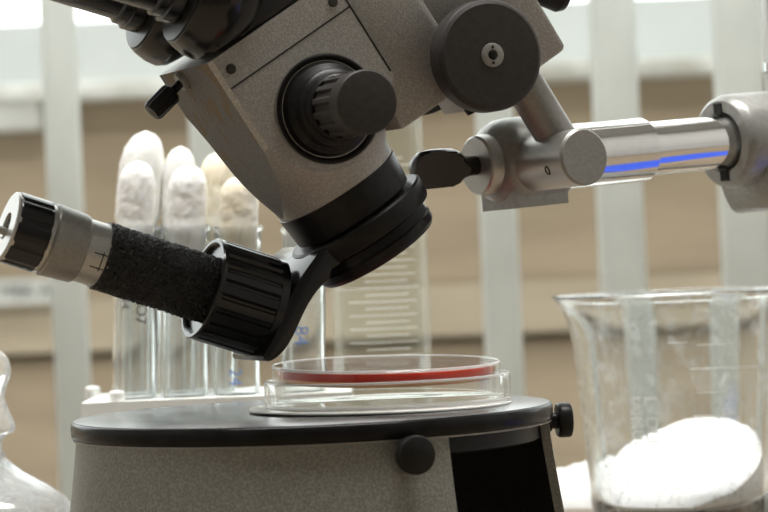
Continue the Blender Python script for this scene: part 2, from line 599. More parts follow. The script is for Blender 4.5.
MB().lathe([(0, .0001), (.0912, .0001), (.0915, .00002)], Vector((SC.x, SC.y, 0)), EZ, 192).build('scuff_sheen_surface', M['scuff_sheen'], stg, sharp=40)
MB().lathe([(.0918, -.0067), (.0918, -.0073), (.0905, -.0073), (.0905, -.0067)], Vector((SC.x, SC.y, 0)), EZ, 192, closed=True).build('trim_line', M['alu_dull'], stg)
# dark lining inside the lamp chamber
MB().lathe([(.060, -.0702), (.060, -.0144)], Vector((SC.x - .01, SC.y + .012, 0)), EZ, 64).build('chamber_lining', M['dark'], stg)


def clip_knob(ph, z, r0, ks=1.0):
    d = Vector((math.sin(ph), -math.cos(ph), 0))
    O = Vector((SC.x, SC.y, z)) + d * r0
    k = MB().lathe([(.0, .004), (.0063 * ks, .004), (.0068 * ks, .0046), (.0070 * ks, .0055), (.0070 * ks, .0085), (.0067 * ks, .0092), (.006 * ks, .0096), (0, .0096)], O, d, 48).build('clip_knob', M['black'], stg)
    MB().lathe([(.0, -.006), (.0042, -.006), (.0042, .0016), (.0033, .002), (.0033, .0045), (0, .0045)], O, d, 32).build('knob_stem', M['black'], k)


clip_knob(math.radians(22.9), -.0120, .0915)
clip_knob(math.radians(97), -.0085, .0915, .98)

# ------------------------------------------------------------------ insert disc and petri dish
DC = Vector((-.0008, 1.040, 0))
ti = Vector((-.012, .0, 1)).normalized()


def tl(axis_tilt):
    return Vector(axis_tilt).normalized()


tilt = tl((.008, .0, 1))
ins = MB().lathe([(0, .0004), (.0502, .0004), (.0507, .0006), (.0507, .0011), (.0502, .0014), (0, .0014)], DC - EX * .0030, tilt, 160).build('stage_insert', M['opal'], None, sharp=40)
ins.location = (0, 0, 0)
tag(ins, 'thin pale round plate lying on the stage beneath the petri dish', 'plate')

pd = empty('petri_dish', DC + Vector((0, 0, .003)))
tag(pd, 'closed clear petri dish with red agar lying upside down on the stage', 'petri dish')
LT = .0012
lo = .0017
lid = [(0, lo), (.0466, lo), (.0473, lo + .0006), (.0475, lo + .0095), (.0472, lo + .0099), (.0463, lo + .0099), (.0461, lo + .0095), (.0459, lo + .0016), (.0454, lo + LT), (0, lo + LT)]
MB().lathe(lid, DC, EZ, 160).build('lid', M['dish_plastic'], pd, sharp=40)
bt = tl((.018, -.029, 1))
bo = DC + Vector((-.0005, 0, lo + LT + .0008))
bh = .0134
basep = [(0, bh), (.0434, bh), (.0439, bh - .0005), (.0438, .0003), (.0434, 0), (.0426, 0), (.0423, .0003), (.0424, bh - .0011), (0, bh - .0011)]
bd_ = MB().lathe(basep, bo, bt, 160).build('dish_base', M['dish_plastic'], pd, sharp=40)
ag = MB().lathe([(0, bh - .00115), (.0419, bh - .00115), (.0422, bh - .0018), (.0421, bh - .0042), (0, bh - .0042)], bo, bt, 120).build('red_agar_layer', M['agar'], bd_, sharp=40)
MB().lathe([(0, bh - .00425), (.0421, bh - .00425), (.0420, bh - .0054), (.0415, bh - .0062), (0, bh - .0062)], bo, bt, 120).build('agar_glow_layer', M['agar_glow'], bd_, sharp=40)

for nm_, RR, zz, O_, ax_, rr_, par_ in (('base_glint', .0435, bh - .0003, bo, bt, .0006, bd_), ('lid_glint', .0468, lo + .0098, DC, EZ, .0005, pd), ('lid_corner_glint', .0468, lo + .0005, DC, EZ, .0006, pd)):
    MB().lathe([(RR + rr_ * math.cos(2 * PI * k / 10), zz + rr_ * math.sin(2 * PI * k / 10)) for k in range(10)], O_, ax_, 160, closed=True).build(nm_, M['edge_glint'], par_, sharp=60)

# ------------------------------------------------------------------ the microscope head, in its own tilted frame
yw, tt = math.radians(22), math.radians(32)
HN = Vector((math.sin(yw), -math.cos(yw), 0))
HH = Vector((math.cos(yw), math.sin(yw), 0))
HA = -math.sin(tt) * HH + math.cos(tt) * EZ
HB = math.cos(tt) * HH + math.sin(tt) * EZ
H0 = at(365, 221, 1.04)


def W(b, n, a):                              # head frame in millimetres: back, side, up the optical axis
    return H0 + (HB * b + HN * n + HA * a) / 1000


def HP(x, y, n):
    return onplane(x, y, H0 + HN * n / 1000, HN)


def mmlathe(prof, b, n, a, ax, **kw):
    return MB().lathe([(r / 1000, t / 1000) for r, t in prof], W(b, n, a), ax, **kw)


def hbox(b0, b1, n0, n1, a0, a1):
    return MB().box(W((b0 + b1) / 2, (n0 + n1) / 2, (a0 + a1) / 2), HB * (b1 - b0) / 2000, HN * (n1 - n0) / 2000, HA * (a1 - a0) / 2000)


mic = empty('stereo_microscope', W(-2, 0, 17))
tag(mic, 'tilted grey hammertone stereo microscope head with black knobs over the petri dish', 'microscope')
AB = -2.2                                    # where the optical axis stands along b
# body: a cone about the optical axis with flat front and sides
prof = [(25.0, 17.0), (25.2, 19), (25.7, 22), (26.5, 24.5), (27.6, 27), (29.4, 30.5), (31.6, 35), (33.8, 41), (35.6, 48), (37.0, 55), (39.5, 62), (43, 70), (46, 78), (46, 87.5)]
def backfull(p, k, r, t):                     # the back of the body stays wide further down
    g = min(1, max(0, (t * 1000 - 24) / 24))
    return r * (1 + .32 * g * g * (3 - 2 * g) * max(0, math.cos(p)) ** .7)


src_ = mmlathe(prof, AB, 0, 0, HA, seg=256, rfun=backfull, u=HB)
bm = bmesh.new()
bvs = [bm.verts.new(p) for p in src_.v]
for f in src_.f:
    bm.faces.new([bvs[i] for i in f])
bmesh.ops.recalc_face_normals(bm, faces=bm.faces[:])
facet_n = None


def cut(co, no, mi=0):
    g = bm.verts[:] + bm.edges[:] + bm.faces[:]
    r = bmesh.ops.bisect_plane(bm, geom=g, dist=1e-7, plane_co=co, plane_no=no, clear_outer=True)
    es = [e for e in r['geom_cut'] if isinstance(e, bmesh.types.BMEdge)]
    q = bmesh.ops.contextual_create(bm, geom=es)
    for f in q['faces']:
        f.material_index = mi


cut(W(-27.5, 0, 0), -HB, 1)
cut(W(0, 27, 0), HN)
cut(W(0, -34.5, 0), -HN)
cut(W(31.5, 0, 0), HB)
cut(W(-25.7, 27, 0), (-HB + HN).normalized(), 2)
cut(W(-26.7, -34.5, 0), (-HB - HN).normalized())
for v in bm.verts:
    v.co -= mic.location
bmesh.ops.recalc_face_normals(bm, faces=bm.faces[:])
me = bpy.data.meshes.new('body')
bm.to_mesh(me)
bm.free()
me.shade_smooth()
me.set_sharp_from_angle(angle=math.radians(18))
me.materials.append(M['hammer'])
me.materials.append(M['facet'])
me.materials.append(M['lit_edge'])
body = bpy.data.objects.new('body', me)
COL.objects.link(body)
body.parent = mic
hbox(-25.6, 31.7, 26.6, 27.12, 74.6, 75.2).build('seam', M['dark'], body, smooth=False)
hbox(31.0, 31.7, 24, 27.1, 46, 87).build('seam', M['dark'], body, smooth=False)
for (x, y) in ((231, 69), (333, 2)):
    c = HP(x, y, 27.1)
    MB().lathe([(0, -.0005), (.0019, -.0005), (.0019, .0003), (.0015, .0006), (0, .0006)], c, HN, 24).build('body_screw', M['black_matte'], mic)

# magnification knob on the side
KB, KA = HP(328, 109, 27), None
kn = MB().lathe([(r / 1000, t / 1000) for r, t in [(0, -2), (20.6, -2), (20.6, .9), (20.0, 1.2), (19.2, 1.0), (18.6, .2), (18.0, -.2), (17.2, 1.5), (16.9, 3.2), (16.0, 3.8), (14.9, 4.6), (14.5, 9.5), (13.8, 10.4), (12.8, 11), (12.2, 13), (11.6, 13.5), (0, 13.5)]], KB, HN, 96).build('knob_flange', M['black'], mic, sharp=25)
MB().lathe([(.0206, -.001), (.0211, -.001), (.0211, .0006), (.0206, .0006)], KB, HN, 96, closed=True).build('flange_rim', M['alu_dull'], kn)


def flute(nr, depth, duty=.45):
    def f(p, k, r, t):
        q = (p * nr / (2 * PI)) % 1
        e = min(1, max(0, (abs(q - .5) - duty / 2) / .06))
        return r - depth * (1 - e)
    return f


knf = [(r / 1000, t / 1000) for r, t in [(10.6, 13.4), (11.6, 14), (11.6, 32)]]
kk = MB()
kk.lathe(knf, KB, HN, 144, rfun=flute(14, .0011), caps=False)
kk.lathe([(r / 1000, t / 1000) for r, t in [(11.7, 31.6), (11.7, 39.2), (11.2, 39.8), (10.4, 40), (0, 40)]], KB, HN, 96)
kk.build('magnification_knob', M['black_matte'], mic, sharp=30)

# focus carriage and block behind the body
cp = [W(24, 0, 24.5), W(56, 0, 23.5), W(60, 0, 25), W(60, 0, 140), W(30, 0, 140), W(30, 0, 60)]
MB().prism([p - HN * .020 for p in cp], HN * .0425).build('focus_carriage', M['hammer'], mic, bevel=.0015)
fb_ = [W(58, 0, 12.0), W(100.5, 0, 12.0), W(102, 0, 13.5), W(103.5, 0, 140), W(58, 0, 140)]
MB().prism([p - HN * .018 for p in fb_], HN * .037).build('focus_block', M['hammer'], mic, bevel=.0012)
FC = HP(492.5, 55, 42)
FCb = FC - HN * .025
for sgn, O in ((1, FCb), (-1, FC - HN * .058 + (HA * .8 + HB * .6) * .003)):
    kp = [(0, 0), (7, 0), (7, 13), (19.6, 13.2), (20.9, 14), (21.2, 15), (21.2, 22.5), (20.6, 23.6), (19.4, 24.4), (6.6, 25), (0, 25)]
    fk = MB().lathe([(r / 1000, t / 1000) for r, t in kp], O, HN * sgn, 128).build('focus_knob', M['black_matte'], mic, sharp=25)
    if sgn == 1:
        hub = MB().lathe([(r / 1000, t / 1000) for r, t in [(0, 24.9), (4.55, 24.9), (4.55, 25.3), (4.2, 25.5), (2.0, 25.5), (1.7, 24.9), (0, 24.9)]], O, HN, 48).build('hub_plate', M['alu_dull'], fk)
        for q in (-1, 1):
            MB().lathe([(0, .0253), (.0006, .0253), (.0006, .02562), (0, .02562)], O + EZ * .003 * q, HN, 16).build('hub_hole', M['dark'], fk)
        MB().lathe([(0, .0249), (.0016, .0249), (.0013, .0256), (0, .0258)], O, HN, 24).build('hub_screw', M['black'], fk)
# small screws below and behind the block
c = HP(468, 100, 10)
MB().lathe([(0, -.006), (.0022, -.006), (.0022, .002), (.0036, .0025), (.0034, .005), (0, .0056)], c, -HA, 32).build('stop_screw', M['black'], mic)
c = HP(556, -4, 5)
MB().lathe([(0, -.012), (.0055, -.012), (.006, -.008), (.006, .002), (.0045, .0045), (0, .005)], c, (HB * .6 - HA * .8), 32).build('lock_knob', M['black'], mic)

# black lens mount at the foot of the body
op = [(0, 18.4), (24.4, 18.4), (25.6, 17.8), (25.6, 16.5), (24.6, 5.8), (20.8, 4.8), (20.8, -4.3), (24.3, -4.6), (24.9, -7.8), (25.5, -8.6), (25.3, -11.6), (24.2, -13.2), (22.4, -13.6), (21, -12.5), (0, -12.2)]
mmlathe(op, AB, 0, 0, HA, seg=160).build('lens_mount', M['black'], mic, sharp=25)

# thumb screw on the flat front face
tsc = onplane(184, 80, W(-27.5, 0, 0), HB)
ts = MB().lathe([(r / 1000, t / 1000) for r, t in [(0, 6.4), (3.4, 6.4), (4.2, 7.2), (4.3, 8), (4.3, 16.8), (3.7, 18), (0, 18.2)]], tsc, -HB * .93 - EZ * .22, 48, rfun=flute(12, .0003)).build('thumb_screw', M['black'], mic, sharp=30)
MB().lathe([(0, -.001), (.0017, -.001), (.0017, .0068), (0, .0068)], tsc, -HB * .93 - EZ * .22, 24).build('screw_shank', M['black'], ts)
MB().lathe([(0, -.001), (.0038, -.001), (.0038, .0012), (.0033, .0022), (0, .0022)], tsc, -HB, 32).build('screw_boss', M['alu_dull'], ts)

# binocular part on top
hbox(-13, 31.5, -26.8, 26.8, 87.4, 128).build('binocular_base', M['gloss_black'], mic, bevel=.003)
TD = (HB * -.66 + HA * .751).normalized()
TP = (HB * -.751 - HA * .66).normalized()    # across the tube, towards the lower left
for x, y, nn in ((135, 48, -20), (172, 41, 20)):
    low = HP(x, y, nn)
    c = low - TP * .0230
    mm_ = lambda pr: [(r / 1000, t / 1000) for r, t in [(r + 3 if r > 0 else 0, t) for r, t in pr]]
    ph = MB().lathe(mm_([(0, -29), (4, -28.4), (9.5, -26), (14.5, -22), (19.5, -17.5), (23, -13.5), (24, -10.5), (23.4, -6.5), (21.6, -2), (20.6, -.4), (19.6, 0), (0, 0)]), c, TD, 96).build('prism_housing', M['gloss_black'], mic, sharp=25)
    MB().lathe(mm_([(0, -1), (19.9, -1), (20.3, -.2), (19.8, .5), (13.4, 1.2), (0, 1.2)]), c, TD, 96).build('housing_face', M['black'], ph, sharp=25)
    et = MB().lathe(mm_([(0, 1), (13.8, 1), (14.2, 1.8), (14.2, 6.4), (12.9, 7), (12.9, 10), (12.2, 10.6), (11.6, 11), (11.6, 60), (0, 60)]), c, TD, 96).build('eyepiece_tube', M['gloss_black'], mic, sharp=25)
    MB().lathe(mm_([(0, 59), (16, 59), (16, 84), (13, 88), (9, 88), (8, 85), (0, 85)]), c, TD, 64).build('eyecup', M['black_matte'], et, sharp=25)

# the peg that carries the head
PEGB = 83.6
pegtop, pegbot = W(PEGB, 7, 11.9), W(PEGB, 7, -31)

# ------------------------------------------------------------------ boom stand
PHI = math.radians(32)
JC = Vector((math.sin(PHI), -math.cos(PHI), .02)).normalized()     # swivel axis, towards the camera and right
BE = Vector((math.cos(PHI), math.sin(PHI), .060)).normalized()     # boom axis, right and away
J0 = onplane(583.5, 157, pegbot + JC * .016, JC)                  # centre of the swivel's end cap
P0 = J0 - JC * .046                                                # behind the swivel: on the boom axis
bs = empty('boom_stand', Vector((0, 0, TABLE)))
MB().lathe([(0, 0), (.0079, 0), (.0079, (pegtop - pegbot).length), (0, (pegtop - pegbot).length)], pegbot, HA, 64).build('mounting_peg', M['alu_dull'], bs)
sw = MB().lathe([(0, -.046), (.0112, -.046), (.0112, -.0006), (.0106, 0), (0, 0)], J0, JC, 80).build('swivel_cylinder', M['alu'], bs, sharp=25)
MB().lathe([(0, -.0004), (.0108, -.0004), (.0111, .0002), (.0104, .0009), (0, .0009)], J0, JC, 80).build('swivel_cap', M['alu_dull'], sw, sharp=25)
# ring-shaped index mark on the swivel
mk = onplane(548, 170, J0 - JC * .02, JC.cross(BE))
mp_ = MB()
best = None
# place where the sight line meets the swivel's surface
d = ray(547.5, 170.5)
oc = CAM - J0
dp, op_ = d - JC * d.dot(JC), oc - JC * oc.dot(JC)
qa, qb, qc = dp.dot(dp), 2 * dp.dot(op_), op_.dot(op_) - .0112 ** 2
tq = (-qb - math.sqrt(max(0, qb * qb - 4 * qa * qc))) / (2 * qa)
hit = CAM + d * tq
nr = (hit - J0 - JC * (hit - J0).dot(JC)).normalized()
t1 = JC
t2 = nr.cross(JC)
ringp = []
for k in range(25):
    a = 2 * PI * k / 24
    p = hit + t1 * (.0011 * math.cos(a)) + t2 * (.0017 * math.sin(a))
    ringp.append(J0 + JC * (p - J0).dot(JC) + (p - J0 - JC * (p - J0).dot(JC)).normalized() * .01125)
MB().tube(ringp, .00028, 8).build('index_ring', M['dark'], sw)
# clamp head round the boom's end
BO = onplane(513, 162, P0, JC)
ch = MB()
ch.lathe([(r / 1000, t / 1000) for r, t in [(0, -13), (10, -13), (12.5, -12.5), (15.5, -10), (17.4, -6), (18, -1), (18, 16), (17, 19), (14.5, 20.5), (0, 20.5)]], BO, BE, 96)
bx = BO + BE * .004
dn = BE.cross(JC)
dn = dn if dn.z < 0 else -dn
ch.box(bx + dn * .0125, BE * .0135, JC * .011, dn * .0062)
hd = ch.build('clamp_head', M['cast'], bs, sharp=35, bevel=0)
MB().lathe([(r / 1000, t / 1000) for r, t in [(0, 11), (12.2, 11), (12.2, 15), (11.8, 17.5), (11.0, 18.2), (0, 18.2)]], BO, -BE, 64).build('washer', M['alu'], bs, sharp=25)
# wing lever: round shank that flattens into a paddle
ws = MB()
wd_, wt = BE.cross(EZ).normalized(), None
rings = []
LV = [(17, 3.9, 3.9), (22, 4.0, 4.0), (24.5, 4.6, 4.6), (27, 6.6, 6.6), (29.5, 7.7, 7.7), (34, 8.0, 8.0), (40, 8.0, 8.0), (44, 7.4, 7.4), (46.5, 5.6, 5.6), (47.6, 3.0, 3.0)]
side = JC
upv = -dn
ca, sa_ = math.cos(.45), math.sin(.45)
w1, w2 = upv * ca + side * sa_, side * ca - upv * sa_
vs, fs = [], []
sg_ = 32
for t, rw, rt in LV:
    for i in range(sg_):
        a = 2 * PI * i / sg_
        vs.append(BO - BE * t / 1000 + w1 * (rw * math.sin(a) / 1000) + w2 * (min(rt * math.cos(a), 4.6 - 3.6 * min(1, max(0, (t - 24) / 10))) / 1000))     # a flat is cut on the near side
for k in range(len(LV) - 1):
    for i in range(sg_):
        j = (i + 1) % sg_
        fs.append([k * sg_ + i, k * sg_ + j, (k + 1) * sg_ + j, (k + 1) * sg_ + i])
fs.append([(len(LV) - 1) * sg_ + i for i in range(sg_)])
fs.append(list(range(sg_))[::-1])
ws.add(vs, fs)
ws.build('wing_lever', M['gloss_black'], bs, sharp=32)
# sleeve and chrome tube
pe = onplane(642, 150, BO, JC)
tsl = (pe - BO).dot(BE)
MB().lathe([(0, .016), (.0132, .016), (.0132, tsl - .0006), (.0126, tsl), (0, tsl)], BO, BE, 96).build('boom_sleeve', M['satin'], bs, sharp=25)
pc = onplane(737, 141, BO, JC)
tcl = (pc - BO).dot(BE)
MB().lathe([(0, tsl - .004), (.0112, tsl - .004), (.0112, tcl + .09), (0, tcl + .09)], BO, BE, 96).build('boom_tube', M['chrome'], bs, sharp=25)
# clamp casting at the pole
q = BO + BE * tcl
sc_ = MB()
sc_.lathe([(r / 1000, t / 1000) for r, t in [(11.6, -6), (13.0, -8.5), (17.5, -8.5), (19.2, -7), (20, -4.5), (20, 66), (11.6, 66)]], q, BE, 96, closed=True)
cl = sc_.build('boom_clamp', M['cast'], bs, sharp=35)
for sgn in (1, -1):
    kc = q - BE * .0086 + upv * (.0142 * sgn)
    MB().box(kc, BE * .0006, side * .0024, upv * .0023).build('key_slot', M['dark'], cl, smooth=False)
pole_c = q + BE * .034 + side * -.0
lw = MB()
kb = q + BE * .030
prof = []
for k in range(28):
    a = PI * k / 27
    prof.append(kb + side * .017 + BE * (-.029 * math.cos(a)) + dn * (.012 + .019 * min(1, math.sin(a) * 1.6)))
prof = [kb + side * .017 - BE * .029 - dn * .004] + prof + [kb + side * .017 + BE * .029 - dn * .004]
lw.prism(prof, -side * .034)
lw.build('clamp_boss', M['cast'], bs, bevel=.002, sharp=40)
PX = at(801, 60, q.y + .03)
pole = Vector((PX.x, PX.y + .018, 0))
bs.location = Vector((pole.x, pole.y, TABLE))
for ob in bs.children:                       # parts were laid out about the provisional base
    for v in ob.data.vertices:
        v.co -= Vector((pole.x, pole.y, 0))
    for o2 in ob.children:
        for v in o2.data.vertices:
            v.co -= Vector((pole.x, pole.y, 0))
MB().lathe([(0, .012), (.0135, .012), (.0135, .52), (.012, .523), (0, .523)], Vector((pole.x, pole.y, TABLE)), EZ, 64).build('pole', M['alu'], bs, sharp=25)
zr = at(765, 68, pole.y).z - TABLE
MB().lathe([(.0136, zr - .002), (.0152, zr - .002), (.0152, zr + .002), (.0136, zr + .002)], Vector((pole.x, pole.y, TABLE)), EZ, 64, closed=True).build('pole_ring', M['chrome'], bs)
MB().box(Vector((pole.x + .006, pole.y - .055, TABLE + .010)), EX * .026, EY * .070, EZ * .010).build('foot', M['cast'], bs, bevel=.004)
tag(bs, 'chrome boom arm with silver swivel clamps holding up the microscope head', 'boom stand')

# ------------------------------------------------------------------ illuminator on its bracket
lp = empty('microscope_lamp', W(AB, 0, 2))
tag(lp, 'black microscope lamp with crinkled barrel and ribbed collar on curved bracket', 'lamp')
LD = (HB * -.626 + HA * .780).normalized()
LO = HP(263, 307, 0) + LD * .0004
mm = lambda pr: [(r / 1000, t / 1000) for r, t in pr]
# ring and curved arm of the bracket
rg = MB().lathe(mm([(21.4, 4.4), (27.8, 4.6), (28.8, 3.9), (29.0, 2.8), (28.8, -1.4), (28.0, -3.4), (21.4, -3.9)]), W(AB, 0, 0), HA, 160, closed=True).build('bracket_ring', M['black'], lp, sharp=25)
up_ = [(372, 204), (350, 218), (328, 240), (313, 260), (299, 280), (288, 301), (280, 322), (274, 339)]
dn_ = [(262, 357), (266, 362), (274, 360), (285, 350), (293, 337), (300, 321), (308, 304), (319, 288), (331, 277), (350, 262), (372, 247)]
NW = 18.0


def smooth_poly(pts, it=2):
    for _ in range(it):
        q = [pts[0]]
        for a, b in zip(pts, pts[1:]):
            q += [(a[0] * .75 + b[0] * .25, a[1] * .75 + b[1] * .25), (a[0] * .25 + b[0] * .75, a[1] * .25 + b[1] * .75)]
        pts = q + [pts[-1]]
    return pts


poly = []
for x, y in smooth_poly(up_ + dn_):
    p = HP(x, y, NW) - H0
    b_, a_ = p.dot(HB) * 1000, p.dot(HA) * 1000
    b_ = min(b_, -23.4)                      # ends against the bracket ring, clear of the lens mount
    g_ = max(0, -28.6 - b_)
    a_ = max(-3.9 - 4 * g_, min(4.3 + 4 * g_, a_))
    poly.append(W(b_, NW, a_))
far = [(-32 if y < 268 else (-18 if y > 300 else -18 - 14 * (300 - y) / 32)) - NW for x, y in smooth_poly(up_ + dn_)]
nq = len(poly)
am = MB().add(poly + [p + HN * f / 1000 for p, f in zip(poly, far)], [list(range(nq))[::-1], list(range(nq, 2 * nq))] + [[i, (i + 1) % nq, nq + (i + 1) % nq, nq + i] for i in range(nq)])
am.build('bracket_arm', M['gloss_black'], lp, bevel=.0012, sharp=35)
col = MB()
col.lathe(mm([(19.2, -3), (19.2, 0), (19.6, .4), (19.6, 23.0)]), LO, LD, 240, rfun=lambda p, k, r, t: flute(22, .0012, .28)(p, k, r, t) if t > .0003 else r, caps=False)
col.lathe(mm([(19.6, 22.9), (19.7, 24.2), (19.2, 24.8), (18.0, 24.8), (17.4, 24.2), (17.2, 8), (0, 8)]), LO, LD, 128)
col.lathe(mm([(0, -3), (19.2, -3)]), LO, LD, 128)
cl_ = col.build('ribbed_collar', M['gloss_black'], lp, sharp=25)
# crinkled barrel
rf = lambda p, k, r, t: r + .0010 * (mnoise.noise(Vector((math.cos(p) * 14, math.sin(p) * 14, t * 1150))) + .6 * mnoise.noise(Vector((math.cos(p) * 30, math.sin(p) * 30, t * 2400))))
bar = [(12.5, 6 + (66.5 - 6) * k / 150) for k in range(151)]
MB().lathe(mm(bar), LO, LD, 220, rfun=rf).build('crinkled_barrel', M['crinkle'], lp, sharp=75)
band = MB().lathe(mm([(0, 65), (12.0, 65), (12.0, 76), (0, 76)]), LO, LD, 96).build('scale_band', M['alu'], lp, sharp=25)
# engraved scale: one line round the band and two short strokes across it
BR = .01206


def lamp_pt(s, p):
    u = LD.cross(EZ).normalized()            # sideways of the lamp
    if u.y > 0:
        u = -u
    v = LD.cross(u)
    if v.z < 0:
        v = -v
    return LO + LD * s + (u * math.cos(p) + v * math.sin(p)) * BR


def stroke(pts, name='scale_mark'):
    MB().tube(pts, .00022, 6).build(name, M['dark'], band)


stroke([lamp_pt(.0683, math.radians(a)) for a in range(-34, 3, 3)])
for a in (-29, -3):
    stroke([lamp_pt(s, math.radians(a)) for s in (.0668, .0685, .0702, .0719)])
MB().lathe(mm([(0, 74.5), (12.6, 74.5), (13.0, 75.2), (13.7, 87.0), (13.2, 87.8), (0, 87.8)]), LO, LD, 96).build('adjusting_ring', M['alu_dull'], lp, sharp=25)
MB().lathe(mm([(0, 87), (12.6, 87), (12.6, 91), (0, 91)]), LO, LD, 96).build('neck_band', M['alu'], lp)
cap_ = MB().lathe(mm([(12.9, 89.4), (13.5, 90), (13.5, 101.9), (13.2, 102.3)]), LO, LD, 144, rfun=flute(9, .0005, .2)).build('end_cap', M['gloss_black'], lp, sharp=25)
MB().lathe(mm([(0, 101.5), (13.1, 101.5), (13.1, 103.1), (12.6, 103.5), (5.2, 103.5), (5.0, 102.9), (4.9, 98), (0, 98)]), LO, LD, 96).build('socket_face', M['alu'], cap_, sharp=25)
MB().lathe(mm([(0, 97.5), (4.85, 97.5), (4.85, 98.4), (0, 98.4)]), LO, LD, 32).build('socket_floor', M['dark'], cap_)
MB().lathe(mm([(0, 98), (1.5, 98), (1.5, 108), (1.1, 109.4), (0, 109.8)]), LO - EZ * .0022, LD, 24).build('contact_pin', M['alu'], cap_)

# ------------------------------------------------------------------ rack and test tubes
YF, YK = 1.225, 1.262
RT = at(170, 396, 1.235).z                    # rack top height
rx0, rx1 = at(89, 405, 1.235).x, at(352, 395, 1.235).x
ry0, ry1 = 1.203, 1.284
front = [(134, 44, 161, 0), (185, 46, 165, 0), (237, 46, 176, 1), (303, 44, 176, 0)]
LEAN = .05                                    # the tubes stand a little askew in their holes
back = [(136, 42, 131, 0), (177, 40, 146, 0), (214, 40, 152, 1)]
rk = empty('tube_rack', Vector(((rx0 + rx1) / 2, (ry0 + ry1) / 2, TABLE)))
tag(rk, 'white plastic rack holding the cotton plugged test tubes behind the stage', 'tube rack')
spots = []
for row, Yq in ((front, YF), (back, YK)):
    for px, wd, top, br in row:
        c = at(px, 396, Yq)
        spots.append((c.x, Yq, wd * Yq / F / 2, top, br, px))


def holed(name, z0, z1, xs, grow, parent):
    """a plate with round holes"""
    pts = [Vector((rx0, ry0)), Vector((rx1, ry0)), Vector((rx1, ry1)), Vector((rx0, ry1))]
    ed = [(0, 1), (1, 2), (2, 3), (3, 0)]
    for x, y, r in xs:
        k = len(pts)
        for i in range(36):
            a = 2 * PI * i / 36
            pts.append(Vector((x + (r + grow) * math.cos(a), y + (r + grow) * math.sin(a))))
            ed.append((k + i, k + (i + 1) % 36))
    co, _, tri, _, _, _ = delaunay_2d_cdt(pts, ed, [], 1, 1e-6)
    keep = []
    for t in tri:
        c = sum((co[i] for i in t), Vector((0, 0))) / len(t)
        if all((c - Vector((x, y))).length > (r + grow) * .999 for x, y, r in xs):
            keep.append(list(t))
    n = len(co)
    vs = [Vector((p.x, p.y, z1)) for p in co] + [Vector((p.x, p.y, z0)) for p in co]
    fs = keep + [[i + n for i in t][::-1] for t in keep]
    cnt = {}
    for t in keep:
        for a, b in zip(t, t[1:] + t[:1]):
            cnt[(a, b)] = 1
    for a, b in cnt:
        if (b, a) not in cnt:
            fs.append([b, a, a + n, b + n])
    return MB().add(vs, fs).build(name, M['rack'], parent, smooth=False)


hl = [(s[0], s[1], s[2]) for s in spots]
holed('top_shelf', RT - .010, RT, hl, .0006, rk)
MB().box(Vector(((rx0 + rx1) / 2, (ry0 + ry1) / 2, TABLE + .004)), EX * (rx1 - rx0) / 2, EY * (ry1 - ry0) / 2, EZ * .004).build('bottom_shelf', M['rack'], rk, bevel=.0012)
for x in (rx0 + .002, rx1 - .002):
    MB().box(Vector((x, (ry0 + ry1) / 2, (TABLE + RT) / 2 - .001)), EX * .002, EY * (ry1 - ry0) / 2, EZ * (RT - TABLE - .018) / 2).build('end_wall', M['rack'], rk, bevel=.0008)
for px, Yq in ((93, 1.262), (117, 1.208)):
    c = at(px, 400, Yq)
    MB().lathe([(0, -.001), (.0036, -.001), (.0036, .0036), (.003, .0046), (0, .005)], Vector((c.x, Yq, RT)), EZ, 24).build('rack_peg', M['rack'], rk)

LB = {134: 'test tube with white cotton plug in the front row, nearest the lamp barrel scale',
      185: 'second front-row test tube with round white cotton plug, from the left',
      237: 'third front-row test tube, brown-stained cotton plug and blue writing',
      303: 'test tube behind the lamp bracket with blue writing, rightmost of the rack',
      136: 'test tube with tallest white cotton plug, leftmost of the back row',
      177: 'back-row test tube with tall round cotton plug, second from the left',
      214: 'back-row test tube with yellowed cotton plug beside the microscope body'}
MARKS = {134: [('4O7', 'dark_mark', 142 - 134, 310, .0072), ('M4', 'dark_mark', 126 - 134, 300, .006)], 237: [('24', 'blue_mark', -1, 376, .008)], 303: [('84', 'blue_mark', -2, 335, .009)]}
def skew(mb):
    for v in mb.v:
        v.x += LEAN * (v.z - RT)
    return mb


